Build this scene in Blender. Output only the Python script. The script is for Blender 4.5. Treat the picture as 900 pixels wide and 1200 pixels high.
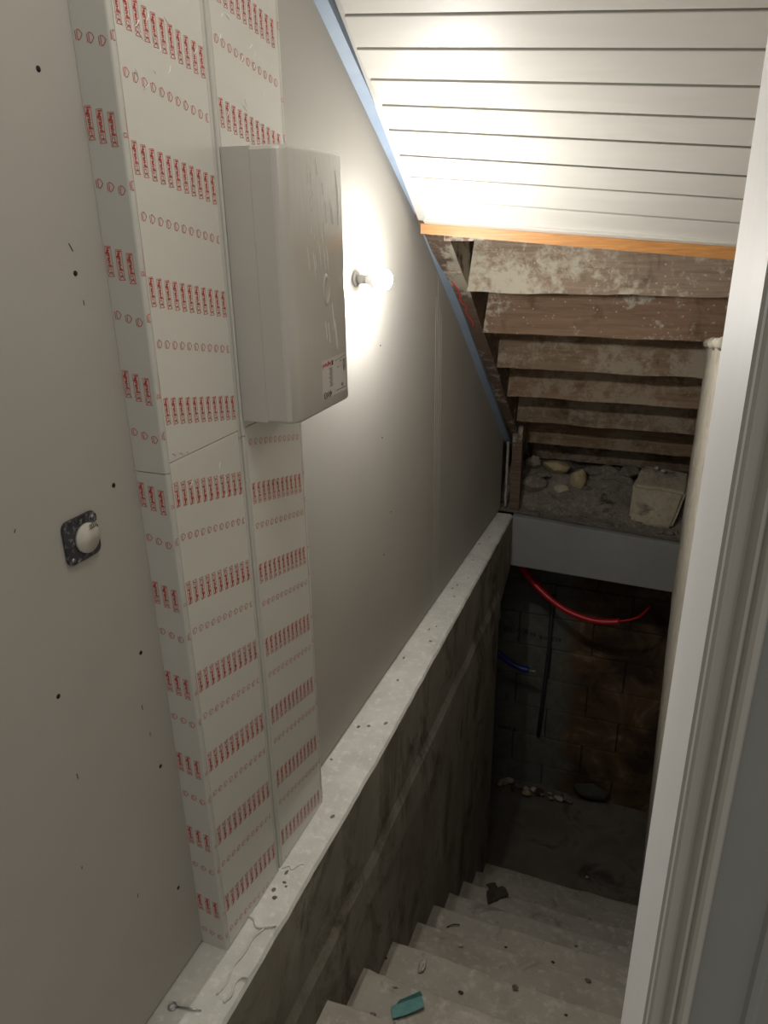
import bpy, bmesh, math, random
from mathutils import Vector, Matrix, noise
for o in list(bpy.data.objects): bpy.data.objects.remove(o)
S = bpy.context.scene
COL = S.collection
random.seed(7)

# ------------------------------------------------------------------ camera
cam = bpy.data.cameras.new('camera'); camo = bpy.data.objects.new('camera', cam); COL.objects.link(camo)
cam.sensor_fit = 'HORIZONTAL'; cam.sensor_width = 36; cam.lens = 36*880/900
cam.clip_start = 0.02
camo.matrix_world = Matrix(((0.9314, -0.1211, 0.3433, 0.8896), (0.3637, 0.3475, -0.8642, 0.0), (-0.0146, 0.9298, 0.3677, 1.6), (0, 0, 0, 1)))
S.camera = camo
# ------------------------------------------------------------------ world, exposure, lights
S.view_settings.view_transform = 'Standard'; S.view_settings.look = 'None'
S.view_settings.gamma = 1; S.view_settings.exposure = 0.55
wd = bpy.data.worlds.new('hall_ambience'); S.world = wd; wd.use_nodes = True
wd.node_tree.nodes['Background'].inputs[0].default_value = (1.0, 0.95, 0.87, 1)
wd.node_tree.nodes['Background'].inputs[1].default_value = 0.26
def area(name, loc, target, size, power, color):
    l = bpy.data.lights.new(name, 'AREA'); l.shape = 'DISK'; l.size = size; l.energy = power; l.color = color
    o = bpy.data.objects.new(name, l); COL.objects.link(o); o.location = loc
    o.rotation_euler = (Vector(target)-Vector(loc)).to_track_quat('-Z', 'Y').to_euler(); return o
area('stair_fill', (0.60, 0.93, 2.62), (0.60, 1.35, -0.5), 0.45, 4.2, (1.0, 0.94, 0.84))  # unseen fill lamp, added above the head of the stairs
BULB = 720.0

# ------------------------------------------------------------------ materials
MATS = {}
def new_mat(name, rough=0.6, base=(.5, .5, .5), **kw):
    m = bpy.data.materials.new(name); m.use_nodes = True
    nt = m.node_tree; b = nt.nodes['Principled BSDF']
    b.inputs['Base Color'].default_value = (*base, 1); b.inputs['Roughness'].default_value = rough
    for k, v in kw.items(): b.inputs[k.replace('_', ' ')].default_value = v
    MATS[name] = m; return m, nt, b
def N(nt, t, **kw):
    n = nt.nodes.new(t)
    for k, v in kw.items(): setattr(n, k, v)
    return n
def coords(nt, scale=(1, 1, 1)):
    tc = N(nt, 'ShaderNodeTexCoord'); mp = N(nt, 'ShaderNodeMapping'); mp.inputs['Scale'].default_value = scale
    nt.links.new(tc.outputs['Object'], mp.inputs[0]); return mp.outputs[0]
def noise_n(nt, vec, scale, detail=6, rough=.55, dist=0.0):
    n = N(nt, 'ShaderNodeTexNoise'); n.inputs['Scale'].default_value = scale; n.inputs['Detail'].default_value = detail
    n.inputs['Roughness'].default_value = rough; n.inputs['Distortion'].default_value = dist
    nt.links.new(vec, n.inputs['Vector']); return n.outputs[0]
def ramp(nt, fac, stops):
    r = N(nt, 'ShaderNodeValToRGB'); e = r.color_ramp.elements
    while len(e) < len(stops): e.new(.5)
    for i, (p, c) in enumerate(stops):
        e[i].position = p; e[i].color = (*c, 1) if len(c) == 3 else c
    nt.links.new(fac, r.inputs[0]); return r.outputs[0]
def mix(nt, fac, a, b, mode='MIX'):
    m = N(nt, 'ShaderNodeMix', data_type='RGBA', blend_type=mode)
    for s, v in ((m.inputs[0], fac), (m.inputs[6], a), (m.inputs[7], b)):
        if isinstance(v, (int, float)): s.default_value = v
        elif isinstance(v, tuple): s.default_value = (*v, 1)
        else: nt.links.new(v, s)
    return m.outputs[2]
def bump(nt, b, h, strength=.3, dist=.01):
    n = N(nt, 'ShaderNodeBump'); n.inputs['Strength'].default_value = strength; n.inputs['Distance'].default_value = dist
    nt.links.new(h, n.inputs['Height']); nt.links.new(n.outputs[0], b.inputs['Normal'])
W, B_ = (1, 1, 1), (0, 0, 0)
def mottled(name, c1, c2, c3=None, scale=4, rough=.85, bs=.3, bd=.006, stain=None, stain_pos=(.62, .75), stretch=(1, 1, 1), fine=70, spec=.3):
    m, nt, b = new_mat(name, rough); b.inputs['Specular IOR Level'].default_value = spec
    v = coords(nt, stretch)
    n1 = noise_n(nt, v, scale, 8, .6, .3); col = ramp(nt, n1, [(.3, c1), (.7, c2)])
    if c3:
        n2 = noise_n(nt, v, scale*5.3, 8, .65); col = mix(nt, ramp(nt, n2, [(.52, B_), (.68, W)]), col, c3)
    if stain:
        n3 = noise_n(nt, v, scale*.8+.7, 6, .7, .8); col = mix(nt, ramp(nt, n3, [(stain_pos[0], B_), (stain_pos[1], W)]), col, stain)
    nt.links.new(col, b.inputs['Base Color'])
    nf = noise_n(nt, v, fine, 8, .7); h = mix(nt, .5, n1, nf); bump(nt, b, h, bs, bd); return m

PLAST = mottled('grey_plasterboard', (.40, .382, .35), (.435, .418, .385), scale=2, rough=.9, bs=.06, bd=.002, fine=160)
MASON = mottled('old_masonry', (.12, .1, .08), (.24, .21, .17), scale=6, bs=.8, bd=.02)
PVC, nt, b = new_mat('white_pvc_under_film', .32, (.66, .655, .61)); 
v = coords(nt, (1, 1, .5)); n = noise_n(nt, v, 22, 4, .5, .6); bump(nt, b, n, .07, .003)
b.inputs['Coat Weight'].default_value = .35; b.inputs['Coat Roughness'].default_value = .18
PVCL, nt, b = new_mat('white_pvc_lip', .4, (.57, .565, .525))
CAB, nt, b = new_mat('cabinet_plastic_side', .38, (.50, .485, .455))
CABF, nt, b = new_mat('cabinet_cover_under_film', .3, (.50, .485, .45))
v = coords(nt, (1, 5, .6)); n = noise_n(nt, v, 9, 5, .55, 1.4); bump(nt, b, n, .16, .006)
b.inputs['Coat Weight'].default_value = .5; b.inputs['Coat Roughness'].default_value = .12
CREASE_GLINT, nt, b = new_mat('painted_film_glint', .5, (.93, .93, .92)); b.inputs['Coat Weight'].default_value = 1  # near-white colour paints in the highlight streaks of wrinkled film
LABEL = new_mat('sticker_paper', .5, (.56, .53, .51))[0]
RED = new_mat('red_print', .5, (.50, .055, .04))[0]
PINK = new_mat('pale_red_print', .5, (.58, .20, .17))[0]
INK = new_mat('black_print', .5, (.05, .045, .045))[0]
HOLE = new_mat('screw_hole_black', .9, (.012, .01, .01))[0]
BLUET = mottled('blue_grey_metal_track', (.19, .25, .33), (.25, .31, .39), scale=7, rough=.5, bs=.08, stain=(.42, .43, .44), stain_pos=(.66, .74))
PLANK = mottled('white_painted_panelling', (.48, .465, .43), (.52, .505, .465), scale=3, rough=.42, bs=.08, bd=.002, stretch=(1, 8, 8), fine=30, spec=.45)
GROOVE = mottled('panelling_groove', (.40, .38, .35), (.50, .48, .45), scale=8, rough=.7)
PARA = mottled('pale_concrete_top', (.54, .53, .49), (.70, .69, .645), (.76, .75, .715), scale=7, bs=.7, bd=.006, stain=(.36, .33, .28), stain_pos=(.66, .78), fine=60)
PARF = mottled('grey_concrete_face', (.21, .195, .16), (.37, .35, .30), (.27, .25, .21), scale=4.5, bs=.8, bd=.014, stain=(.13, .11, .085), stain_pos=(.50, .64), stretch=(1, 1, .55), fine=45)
STEP = mottled('dusty_concrete_steps', (.34, .31, .26), (.47, .435, .375), (.54, .505, .45), scale=5, bs=.4, bd=.006, stain=(.22, .20, .17), stain_pos=(.60, .72), fine=60)
LINT = mottled('smooth_cement_lintel', (.235, .24, .235), (.29, .295, .285), scale=4, bs=.15, bd=.004, fine=60)
DIRT = mottled('rubble_dust', (.15, .13, .105), (.26, .23, .195), (.34, .31, .27), scale=11, bs=1, bd=.02, fine=50, stain=(.07, .06, .05), stain_pos=(.56, .66))
STONE = mottled('cut_limestone', (.36, .31, .22), (.50, .45, .35), (.30, .26, .20), scale=9, bs=.5, bd=.008, stain=(.17, .145, .12), stain_pos=(.52, .66))
YSTONE = mottled('yellow_limestone', (.36, .28, .15), (.52, .43, .28), scale=14, bs=.6, bd=.01)
PLASTER = mottled('rough_lime_plaster', (.29, .26, .21), (.40, .365, .30), (.22, .195, .155), scale=8, bs=.7, bd=.012, stain=(.19, .17, .14), stain_pos=(.6, .72))
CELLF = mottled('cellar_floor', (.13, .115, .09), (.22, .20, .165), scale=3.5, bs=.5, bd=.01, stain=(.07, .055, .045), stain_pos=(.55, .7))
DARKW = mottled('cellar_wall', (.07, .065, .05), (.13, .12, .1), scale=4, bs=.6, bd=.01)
FRAME = mottled('white_painted_jamb', (.84, .845, .85), (.88, .885, .89), scale=5, rough=.45, bs=.15, bd=.002, stretch=(3, 3, .3), fine=60)
CASING = mottled('cream_painted_moulding', (.44, .425, .38), (.48, .465, .42), scale=5, rough=.5, bs=.1, bd=.002, stretch=(3, 3, .3))
GREYW = mottled('grey_green_painted_wall', (.27, .28, .265), (.30, .31, .295), scale=3, rough=.7, bs=.05)
HALLW = mottled('hall_paint', (.52, .50, .46), (.55, .53, .49), scale=3, rough=.8, bs=.05)
METAL = new_mat('galvanised_steel', .35, (.42, .43, .44), Metallic=.9)[0]
BRASS = new_mat('brass_fitting', .35, (.62, .52, .34), Metallic=.9)[0]
REDP = new_mat('red_plastic_pipe', .35, (.52, .012, .02))[0]
BLUEP = new_mat('blue_plastic_pipe', .4, (.015, .025, .22))[0]
BLACKP = mottled('scuffed_black_plastic', (.02, .02, .022), (.055, .058, .065), (.24, .25, .27), scale=22, rough=.6, bs=.3, bd=.002)
CREAM = mottled('dusty_cream_plastic', (.52, .49, .44), (.57, .54, .48), scale=20, rough=.5, bs=.05)
GREYP = new_mat('dark_grey_cable', .6, (.05, .05, .05))[0]
COLLAR = new_mat('white_bulb_collar', .4, (.92, .92, .92))[0]
SOCK = new_mat('white_lampholder', .4, (.45, .45, .43))[0]
TEAL = mottled('teal_card', (.10, .26, .25), (.17, .36, .34), scale=30, rough=.7)
CRUMB = mottled('crumb_mortar', (.40, .37, .33), (.62, .60, .56), scale=60, rough=.9)
LEAF = mottled('dead_brown_leaf', (.045, .035, .028), (.09, .07, .052), scale=50, rough=.8)
REDM = new_mat('red_marker', .7, (.60, .05, .06))[0]
GLOW, nt, b = new_mat('lit_bulb', .4, (1, 1, 1))
b.inputs['Emission Color'].default_value = (1.0, .97, .92, 1); b.inputs['Emission Strength'].default_value = BULB
GLOWS, nt, b = new_mat('lit_bulb_side', .4, (1, 1, 1))
b.inputs['Emission Color'].default_value = (1.0, .97, .92, 1); b.inputs['Emission Strength'].default_value = BULB*.6

def oldwood(name, base1, base2, lime, amount, seedoff):
    m, nt, b = new_mat(name, .85); b.inputs['Specular IOR Level'].default_value = .2
    tc = N(nt, 'ShaderNodeTexCoord'); mp = N(nt, 'ShaderNodeMapping')
    mp.inputs['Location'].default_value = (seedoff, seedoff*2.3, seedoff*.7); nt.links.new(tc.outputs['Object'], mp.inputs[0])
    mg = N(nt, 'ShaderNodeMapping'); mg.inputs['Scale'].default_value = (1.2, 14, 22); nt.links.new(mp.outputs[0], mg.inputs[0])
    g = noise_n(nt, mg.outputs[0], 3.5, 8, .65, .8); col = ramp(nt, g, [(.28, base1), (.72, base2)])
    big = noise_n(nt, mp.outputs[0], 3.4, 5, .6, .5); fine = noise_n(nt, mp.outputs[0], 26, 8, .75)
    f = N(nt, 'ShaderNodeMath', operation='MULTIPLY_ADD'); nt.links.new(fine, f.inputs[0]); f.inputs[1].default_value = .75; nt.links.new(big, f.inputs[2])
    t = 1.08 - amount*.2
    col = mix(nt, ramp(nt, f.outputs[0], [(max(0, t-.13), B_), (min(1, t), W)]), col, lime)
    dk = noise_n(nt, mp.outputs[0], 7, 6, .6, .6); col = mix(nt, ramp(nt, dk, [(.56, B_), (.72, (.75, .75, .75))]), col, tuple(c*.35 for c in base1))
    sp = N(nt, 'ShaderNodeTexVoronoi'); sp.inputs['Scale'].default_value = 38; nt.links.new(mp.outputs[0], sp.inputs[0])
    col = mix(nt, ramp(nt, sp.outputs['Distance'], [(.10, (.5, .5, .5)), (.17, B_)]) if name != 'stringer_wood' else 0.0, col, tuple(min(1, c*1.25) for c in lime))
    nt.links.new(col, b.inputs['Base Color']); bump(nt, b, mix(nt, .5, g, fine), .8, .006); return m
WOODS = [oldwood('limewashed_old_board', (.17, .12, .085), (.30, .23, .17), (.42, .38, .30), .66, 1.3),
         oldwood('brown_old_board', (.155, .095, .06), (.25, .165, .11), (.42, .38, .31), .2, 4.1),
         oldwood('grey_brown_old_board', (.14, .095, .062), (.25, .18, .12), (.29, .245, .185), .36, 7.7),
         oldwood('weathered_old_board', (.145, .095, .058), (.28, .195, .125), (.29, .235, .17), .3, 11.2),
         oldwood('stringer_wood', (.085, .058, .045), (.19, .135, .10), (.36, .32, .26), .2, 15.2)]
OAK, nt, b = new_mat('orange_oak_batten', .5)
v = coords(nt, (2, 30, 30)); g = noise_n(nt, v, 5, 6, .6, .5)
nt.links.new(ramp(nt, g, [(.3, (.27, .11, .025)), (.7, (.44, .205, .055))]), b.inputs['Base Color'])

# block wall: grey aircrete with ochre render stain on the right part (dirt with a shape of its own)
def blockmat():
    m, nt, b = new_mat('aerated_block', .9); v = coords(nt)
    n1 = noise_n(nt, v, 3.2, 7, .65, .6); n2 = noise_n(nt, v, 14, 8, .7)
    grey = ramp(nt, n2, [(.3, (.115, .12, .105)), (.7, (.20, .205, .18))])
    och = ramp(nt, n1, [(.38, (.055, .032, .02)), (.56, (.17, .105, .055)), (.66, (.27, .21, .13))])
    sx = N(nt, 'ShaderNodeSeparateXYZ'); nt.links.new(v, sx.inputs[0])
    ad = N(nt, 'ShaderNodeMath', operation='MULTIPLY_ADD'); nt.links.new(n1, ad.inputs[0]); ad.inputs[1].default_value = .45; nt.links.new(sx.outputs[0], ad.inputs[2])
    col = mix(nt, ramp(nt, ad.outputs[0], [(.60, B_), (.72, W)]), grey, och)
    nt.links.new(col, b.inputs['Base Color']); bump(nt, b, n2, .5, .008); return m
BLOCK = blockmat()

# ------------------------------------------------------------------ helpers
def tag(o, label=None, category=None, group=None, kind=None):
    if label: o['label'] = label
    if category: o['category'] = category
    if group: o['group'] = group
    if kind: o['kind'] = kind
    return o
def mk(name, vs, fs, mat, parent=None, smooth=False, **t):
    me = bpy.data.meshes.new(name); me.from_pydata([tuple(v) for v in vs], [], fs); me.update()
    bm = bmesh.new(); bm.from_mesh(me); bmesh.ops.recalc_face_normals(bm, faces=bm.faces); bm.to_mesh(me); bm.free()
    if smooth: me.polygons.foreach_set('use_smooth', [True]*len(me.polygons))
    for m in (mat if isinstance(mat, (list, tuple)) else [mat]): me.materials.append(m)
    o = bpy.data.objects.new(name, me); COL.objects.link(o)
    if parent:
        o.parent = parent; w = Vector((0, 0, 0)); q = parent
        while q: w += Vector(q.location); q = q.parent
        o.location = -w
    return tag(o, **t)
def empty(name, loc=(0, 0, 0), **t):
    o = bpy.data.objects.new(name, None); COL.objects.link(o); o.location = loc; o.empty_display_size = .05; return tag(o, **t)
def bxv(x0, x1, y0, y1, z0, z1):
    return [(x0, y0, z0), (x1, y0, z0), (x1, y1, z0), (x0, y1, z0), (x0, y0, z1), (x1, y0, z1), (x1, y1, z1), (x0, y1, z1)]
BF = [(0, 3, 2, 1), (4, 5, 6, 7), (0, 1, 5, 4), (1, 2, 6, 5), (2, 3, 7, 6), (3, 0, 4, 7)]
def box(name, b, mat, parent=None, **t): return mk(name, bxv(*b), BF, mat, parent, **t)
def hexa(name, pts, mat, parent=None, **t): return mk(name, pts, BF, mat, parent, **t)
def prism(name, poly, axis, a, b_, mat, parent=None, **t):
    """extrude polygon; axis 'x': poly=(y,z); 'y': (x,z); 'z': (x,y)"""
    f = {'x': lambda p, c: (c, p[0], p[1]), 'y': lambda p, c: (p[0], c, p[1]), 'z': lambda p, c: (p[0], p[1], c)}[axis]
    n = len(poly); vs = [f(p, a) for p in poly]+[f(p, b_) for p in poly]
    fs = [tuple(range(n)), tuple(range(n, 2*n))]+[(i, (i+1) % n, n+(i+1) % n, n+i) for i in range(n)]
    return mk(name, vs, fs, mat, parent, **t)
def bevel(o, w, seg=2):
    m = o.modifiers.new('bevel', 'BEVEL'); m.width = w; m.segments = seg; m.limit_method = 'ANGLE'; m.angle_limit = .6; return o
def tubev(pts, r, n=10, ends=True):
    pts = [Vector(p) for p in pts]; vs, fs = [], []
    rs = r if isinstance(r, (list, tuple)) else [r]*len(pts)
    prev = None
    for i, p in enumerate(pts):
        t = (pts[min(i+1, len(pts)-1)]-pts[max(i-1, 0)]).normalized()
        a = prev if prev else (Vector((0, 0, 1)) if abs(t.z) < .9 else Vector((1, 0, 0)))
        u = (a-t*a.dot(t)).normalized(); w = t.cross(u); prev = u
        for k in range(n):
            an = 2*math.pi*k/n; vs.append(p+(u*math.cos(an)+w*math.sin(an))*rs[i])
        if i:
            for k in range(n): fs.append(((i-1)*n+k, (i-1)*n+(k+1) % n, i*n+(k+1) % n, i*n+k))
    if ends: fs.append(tuple(range(n))); fs.append(tuple(range(len(vs)-n, len(vs))))
    return vs, fs
def tube(name, pts, r, mat, parent=None, n=10, **t):
    v, f = tubev(pts, r, n); return mk(name, v, f, mat, parent, smooth=True, **t)
def spline(pts, m=6):
    P = [Vector(p) for p in pts]; P = [P[0]*2-P[1]]+P+[P[-1]*2-P[-2]]; out = []
    for i in range(1, len(P)-2):
        for k in range(m):
            t = k/m; a, b2, c, d = P[i-1:i+3]
            out.append(.5*((2*b2)+(c-a)*t+(2*a-5*b2+4*c-d)*t*t+(3*b2-a-3*c+d)*t**3))
    out.append(P[-2]); return out
def disc(name, c, axis, r, th, mat, parent=None, n=16, **t):
    c = Vector(c); a = Vector(axis).normalized(); return tube(name, [c, c+a*th], r, mat, parent, n, **t)
def joinv(parts):
    vs, fs = [], []
    for v, f in parts:
        o = len(vs); vs += list(v); fs += [tuple(i+o for i in q) for q in f]
    return vs, fs
def rock(name, c, size, mat, parent=None, seed=0, rough=.25, sub=3, flat=0, **t):
    bm = bmesh.new(); bmesh.ops.create_icosphere(bm, subdivisions=sub, radius=1)
    rd = random.Random(seed); off = Vector((rd.random()*50, rd.random()*50, rd.random()*50))
    planes = [(Vector((rd.uniform(-1, 1), rd.uniform(-1, 1), rd.uniform(-1, 1))).normalized(), rd.uniform(.55, .85)) for _ in range(9)]
    for v in bm.verts:
        for nrm, d in planes:
            k = v.co.dot(nrm)
            if k > d: v.co -= nrm*(k-d)
        v.co *= 1+rough*.5*noise.noise(v.co*2.2+off)+rough*.25*noise.noise(v.co*6+off)
        v.co = Vector((v.co.x*size[0], v.co.y*size[1], v.co.z*size[2]))+Vector(c)
    vs = [v.co.copy() for v in bm.verts]; fs = [tuple(v.index for v in f.verts) for f in bm.faces]; bm.free()
    return mk(name, vs, fs, mat, parent, smooth=(sub > 2), **t)
def gridmesh(name, fn, nu, nv, mat, parent=None, smooth=True, **t):
    vs = [fn(i/nu, j/nv) for j in range(nv+1) for i in range(nu+1)]
    fs = [(j*(nu+1)+i, j*(nu+1)+i+1, (j+1)*(nu+1)+i+1, (j+1)*(nu+1)+i) for j in range(nv) for i in range(nu)]
    return mk(name, vs, fs, mat, parent, smooth=smooth, **t)
def nz(p, s, a=1.0): return noise.noise(Vector(p)*s)*a
def lerp(a, b_, t): return a+(b_-a)*t
def interp(tab, x):
    if x <= tab[0][0]: return tab[0][1]
    for (x0, y0), (x1, y1) in zip(tab, tab[1:]):
        if x <= x1: return y0+(y1-y0)*(x-x0)/(x1-x0)
    return tab[-1][1]
_txt = {}
def textmesh(s, size=1.0, bold=0.0):
    """flat mesh of text: list of 2-D verts, faces, centred on its box, of given height"""
    k = (s, bold)
    if k not in _txt:
        c = bpy.data.curves.new('t', 'FONT'); c.body = s; c.resolution_u = 1; c.offset = bold; c.fill_mode = 'FRONT'
        o = bpy.data.objects.new('t', c); COL.objects.link(o); dg = bpy.context.evaluated_depsgraph_get(); dg.update()
        me = bpy.data.meshes.new_from_object(o.evaluated_get(dg)); vs = [(v.co.x, v.co.y) for v in me.vertices]; fs = [tuple(p.vertices) for p in me.polygons]
        bpy.data.objects.remove(o); bpy.data.curves.remove(c); bpy.data.meshes.remove(me)
        x0, x1 = min(v[0] for v in vs), max(v[0] for v in vs); y0, y1 = min(v[1] for v in vs), max(v[1] for v in vs)
        _txt[k] = ([(v[0]-(x0+x1)/2, v[1]-(y0+y1)/2) for v in vs], fs, x1-x0, y1-y0)
    vs, fs, w, h = _txt[k]; sc = size/w
    return [(x*sc, y*sc) for x, y in vs], fs
def rot2(vs, deg): 
    c, s = math.cos(math.radians(deg)), math.sin(math.radians(deg)); return [(x*c-y*s, x*s+y*c) for x, y in vs]
def rect2(x0, y0, x1, y1): return [(x0, y0), (x1, y0), (x1, y1), (x0, y1)], [(0, 1, 2, 3)]
def line2(a, b_, w):
    ax, ay = a; bx, by = b_; d = math.hypot(bx-ax, by-ay) or 1; nx, ny = -(by-ay)/d*w/2, (bx-ax)/d*w/2
    return [(ax+nx, ay+ny), (bx+nx, by+ny), (bx-nx, by-ny), (ax-nx, ay-ny)], [(0, 1, 2, 3)]

# ------------------------------------------------------------------ the setting
def trim_z(y): return interp([(-2, 4.62), (1.852, 2.062), (2.135, 1.876), (2.57, 1.59), (3.09, 1.185), (4.018, .422), (4.3, .25)], y)
wall = box('wall_left', (-.16, -.016, -1.6, 4.6, -.2, 3.0), MASON, kind='structure')
def board_poly(y0, y1, top):
    n = 14; ys = [y0+(y1-y0)*i/n for i in range(n+1)]
    return [(y0, .008), (y1, .008)]+[(y, min(top, trim_z(y))) for y in reversed(ys)]
for k, (y0, y1, x0, x1) in enumerate([(-1.55, 1.6, 0, 0), (1.6032, 2.808, 0, .006), (2.812, 4.012, .006, .02)]):
    pl = board_poly(y0, y1, 2.75); n = len(pl)
    vs = [(lerp(x0, x1, (p[0]-y0)/(y1-y0)), p[0], p[1]) for p in pl]+[(lerp(x0, x1, (p[0]-y0)/(y1-y0))-.0135, p[0], p[1]) for p in pl]
    mk('plasterboard', vs, [tuple(range(n)), tuple(range(n, 2*n))]+[(i, (i+1) % n, n+(i+1) % n, n+i) for i in range(n)], PLAST, wall)
for y in (2.835, 2.79, 2.862):
    box('joint_tape_ridge', (.002, .0068+(y-2.8)*.004, y-.0015, y+.0015, .02, 1.30-(y-2.8)), PLAST, wall)
holes = [(.951, 1.798), (.96, 1.523), (.971, 1.171), (.974, .832), (.98, .559), (.977, .229), (.77, .869), (2.225, .917), (2.222, 1.218), (2.224, .493), (2.296, .627), (2.851, .794), (2.879, .946)]
for i, (y, z) in enumerate(holes):
    big = y < 1; x = 0 if y < 1.6 else .004
    disc('screw_hole', (x-.002, y, z), (1, 0, 0), .0042 if big else .0022, .0026, HOLE, wall, 12)
for (y, z, l, a) in [(.959, 1.561, .014, 120), (.968, 1.478, .008, 90), (.754, 1.172, .006, 60), (.775, .70, .012, 95), (.745, .52, .006, 80), (.86, .33, .01, 75), (.955, .72, .012, 92), (.965, .65, .01, 85)]:
    c, s = math.cos(math.radians(a))*l/2, math.sin(math.radians(a))*l/2
    v, f = line2((y-c, z-s), (y+c, z+s), .0022); mk('scuff_mark', [(.0003, p[0], p[1]) for p in v], f, GREYP, wall)

# metal track along the sloping top edge of the plasterboard
TY = [1.2, 1.5, 1.852, 2.135, 2.57, 2.83, 3.09, 3.4, 3.7, 4.0, 4.1]
vs, fs = [], []
for i, y in enumerate(TY):
    z = trim_z(y); x0 = interp([(1.6, 0), (2.81, .006), (4.02, .02)], y)
    for dx, dz in ((0, -.004), (.030, .006), (.030, .032), (0, .028)): vs.append((x0+dx+nz((y, 0, 3), 3, .002), y, z+dz))
    if i:
        a = (i-1)*4; c = i*4; fs += [(a+k, a+(k+1) % 4, c+(k+1) % 4, c+k) for k in range(4)]
fs += [(0, 1, 2, 3), tuple(range(len(vs)-4, len(vs)))]
mk('trim_1', vs, fs, BLUET, kind='structure')

# ceiling: white tongue-and-groove panelling on the slope
Ly = [1.902, 1.969, 2.048, 2.117, 2.185, 2.266, 2.346, 2.425, 2.507]; Lz = [2.039, 1.982, 1.926, 1.875, 1.821, 1.761, 1.707, 1.646, 1.574]
Rz = [1.962, 1.904, 1.846, 1.789, 1.735, 1.674, 1.622, 1.562, 1.500]
js = list(zip(Ly, Lz, Rz))
for k in range(10): y, z, r = js[0]; js.insert(0, (y-.071, z+.058, r+.058))
nrm = Vector((0, .64, .77))
ceil = empty('ceiling', (0.5, 2.0, 1.95), kind='structure')
XL, XR = .055, 1.10
def cq(y, z, r, x): return Vector((x, y, z+(r-z)*(x-.05)/.965))
a, b_ = js[0], js[-1]
p = [cq(*a, .03), cq(*a, XR), cq(*b_, XR), cq(*b_, .03)]
hexa('groove_backing', [q+nrm*.009 for q in p]+[q+nrm*.03 for q in p], GROOVE, ceil)
for a, b_ in zip(js, js[1:]):
    g = .035
    a2 = tuple(lerp(a[i], b_[i], g) for i in range(3)); b2 = tuple(lerp(a[i], b_[i], 1-g) for i in range(3))
    j = random.uniform(-.004, .006)
    p = [cq(*a2, XL+j), cq(*a2, XR), cq(*b2, XR), cq(*b2, XL+j)]
    o = hexa('ceiling_plank', p+[q+nrm*.012 for q in p], PLANK, ceil); bevel(o, .002, 2)
# last narrow lip moulding + oak batten closing the panelling
e = js[-1]
p = [cq(e[0]-.022, e[1]+.008, e[2]+.008, XL), cq(e[0]-.022, e[1]+.008, e[2]+.008, XR), cq(e[0]+.003, e[1]-.004, e[2]-.004, XR), cq(e[0]+.003, e[1]-.004, e[2]-.004, XL)]
bevel(hexa('edge_lip', [q-nrm*.002 for q in p]+[q+nrm*.012 for q in p], PLANK, ceil), .002)
vs = []
for zz in (0, 1):
    for (x, y) in ((.042, 2.50), (1.09, 2.50), (1.09, 2.522), (.042, 2.522)):
        base = (1.572-(x-.045)*.0762); vs.append((x, y, base-.031*(1-zz)-(0.004*(x-.04) if zz == 0 else 0)))
hexa('trim_2', vs, OAK, kind='structure')

# right stair wall: rough plaster below, old wall above
def rw(y, z):
    xb = interp([(2.9, .978), (3.42, .985), (3.675, 1.006), (3.947, 1.024), (4.23, 1.031), (4.7, 1.038)], y)
    return xb+max(0, -z)*.028+nz((y, z, 0), 7, .004)+nz((y, z, 5), 30, .0015)
def rwf(u, v):
    y = lerp(.82, 4.7, u); z = lerp(-2.6, 1.6-.150*min(y, 3.35), v)
    if v > .999: z += nz((y, 0, 9), 9, .02)
    return (rw(y, z), y, z)
wr = gridmesh('wall_right', rwf, 90, 80, PLASTER, kind='structure')
box('old_wall_face', (1.06, 1.12, .82, 4.7, 0, 2.9), PLASTER, wr)
# ragged bead of plaster along its top
pts = [(.976+abs(nz((i, 0, 0), .7, .012)), 2.75+i*.026, 1.6-.150*(2.75+i*.026)+nz((i, 3, 0), .9, .008)) for i in range(-36, 22)]
tube('plaster_bead', pts, [.009+abs(nz((i, 7, 0), .8, .014)) for i in range(58)], PLASTER, wr, 8)

# doorway on the right: white jamb, groove, moulded casing, grey wall
jm = prism('door_1', [(.9249, .80), (.9285, .492), (.934, .489), (.934, .496), (.96, .496), (.96, .80)], 'z', -.3, 2.6, FRAME, kind='structure')
prism('door_stop_groove', [(.9285, .4915), (.9305, .4895), (.9315, .4955), (.9295, .496)], 'z', -.3, 2.6, CASING, jm)
prism('casing', [(.9312, .494), (.9325, .489), (.9345, .4875), (.9375, .490), (.9415, .492), (.9440, .494), (.9462, .4895), (.9485, .486), (.9508, .4875), (.9522, .4905), (.9545, .4865), (.9575, .485), (.9615, .4865), (.963, .490), (.963, .51), (.9312, .51)], 'z', -.3, 2.6, CASING, jm, label='cream moulded casing beside the white jamb')
wf = prism('wall_front', [(.945, .5), (1.002, .5), (1.005, .497), (1.010, .497), (1.013, .5), (1.9, .5), (1.9, .82), (.945, .82)], 'z', -.3, 2.6, GREYW, kind='structure')
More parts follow.
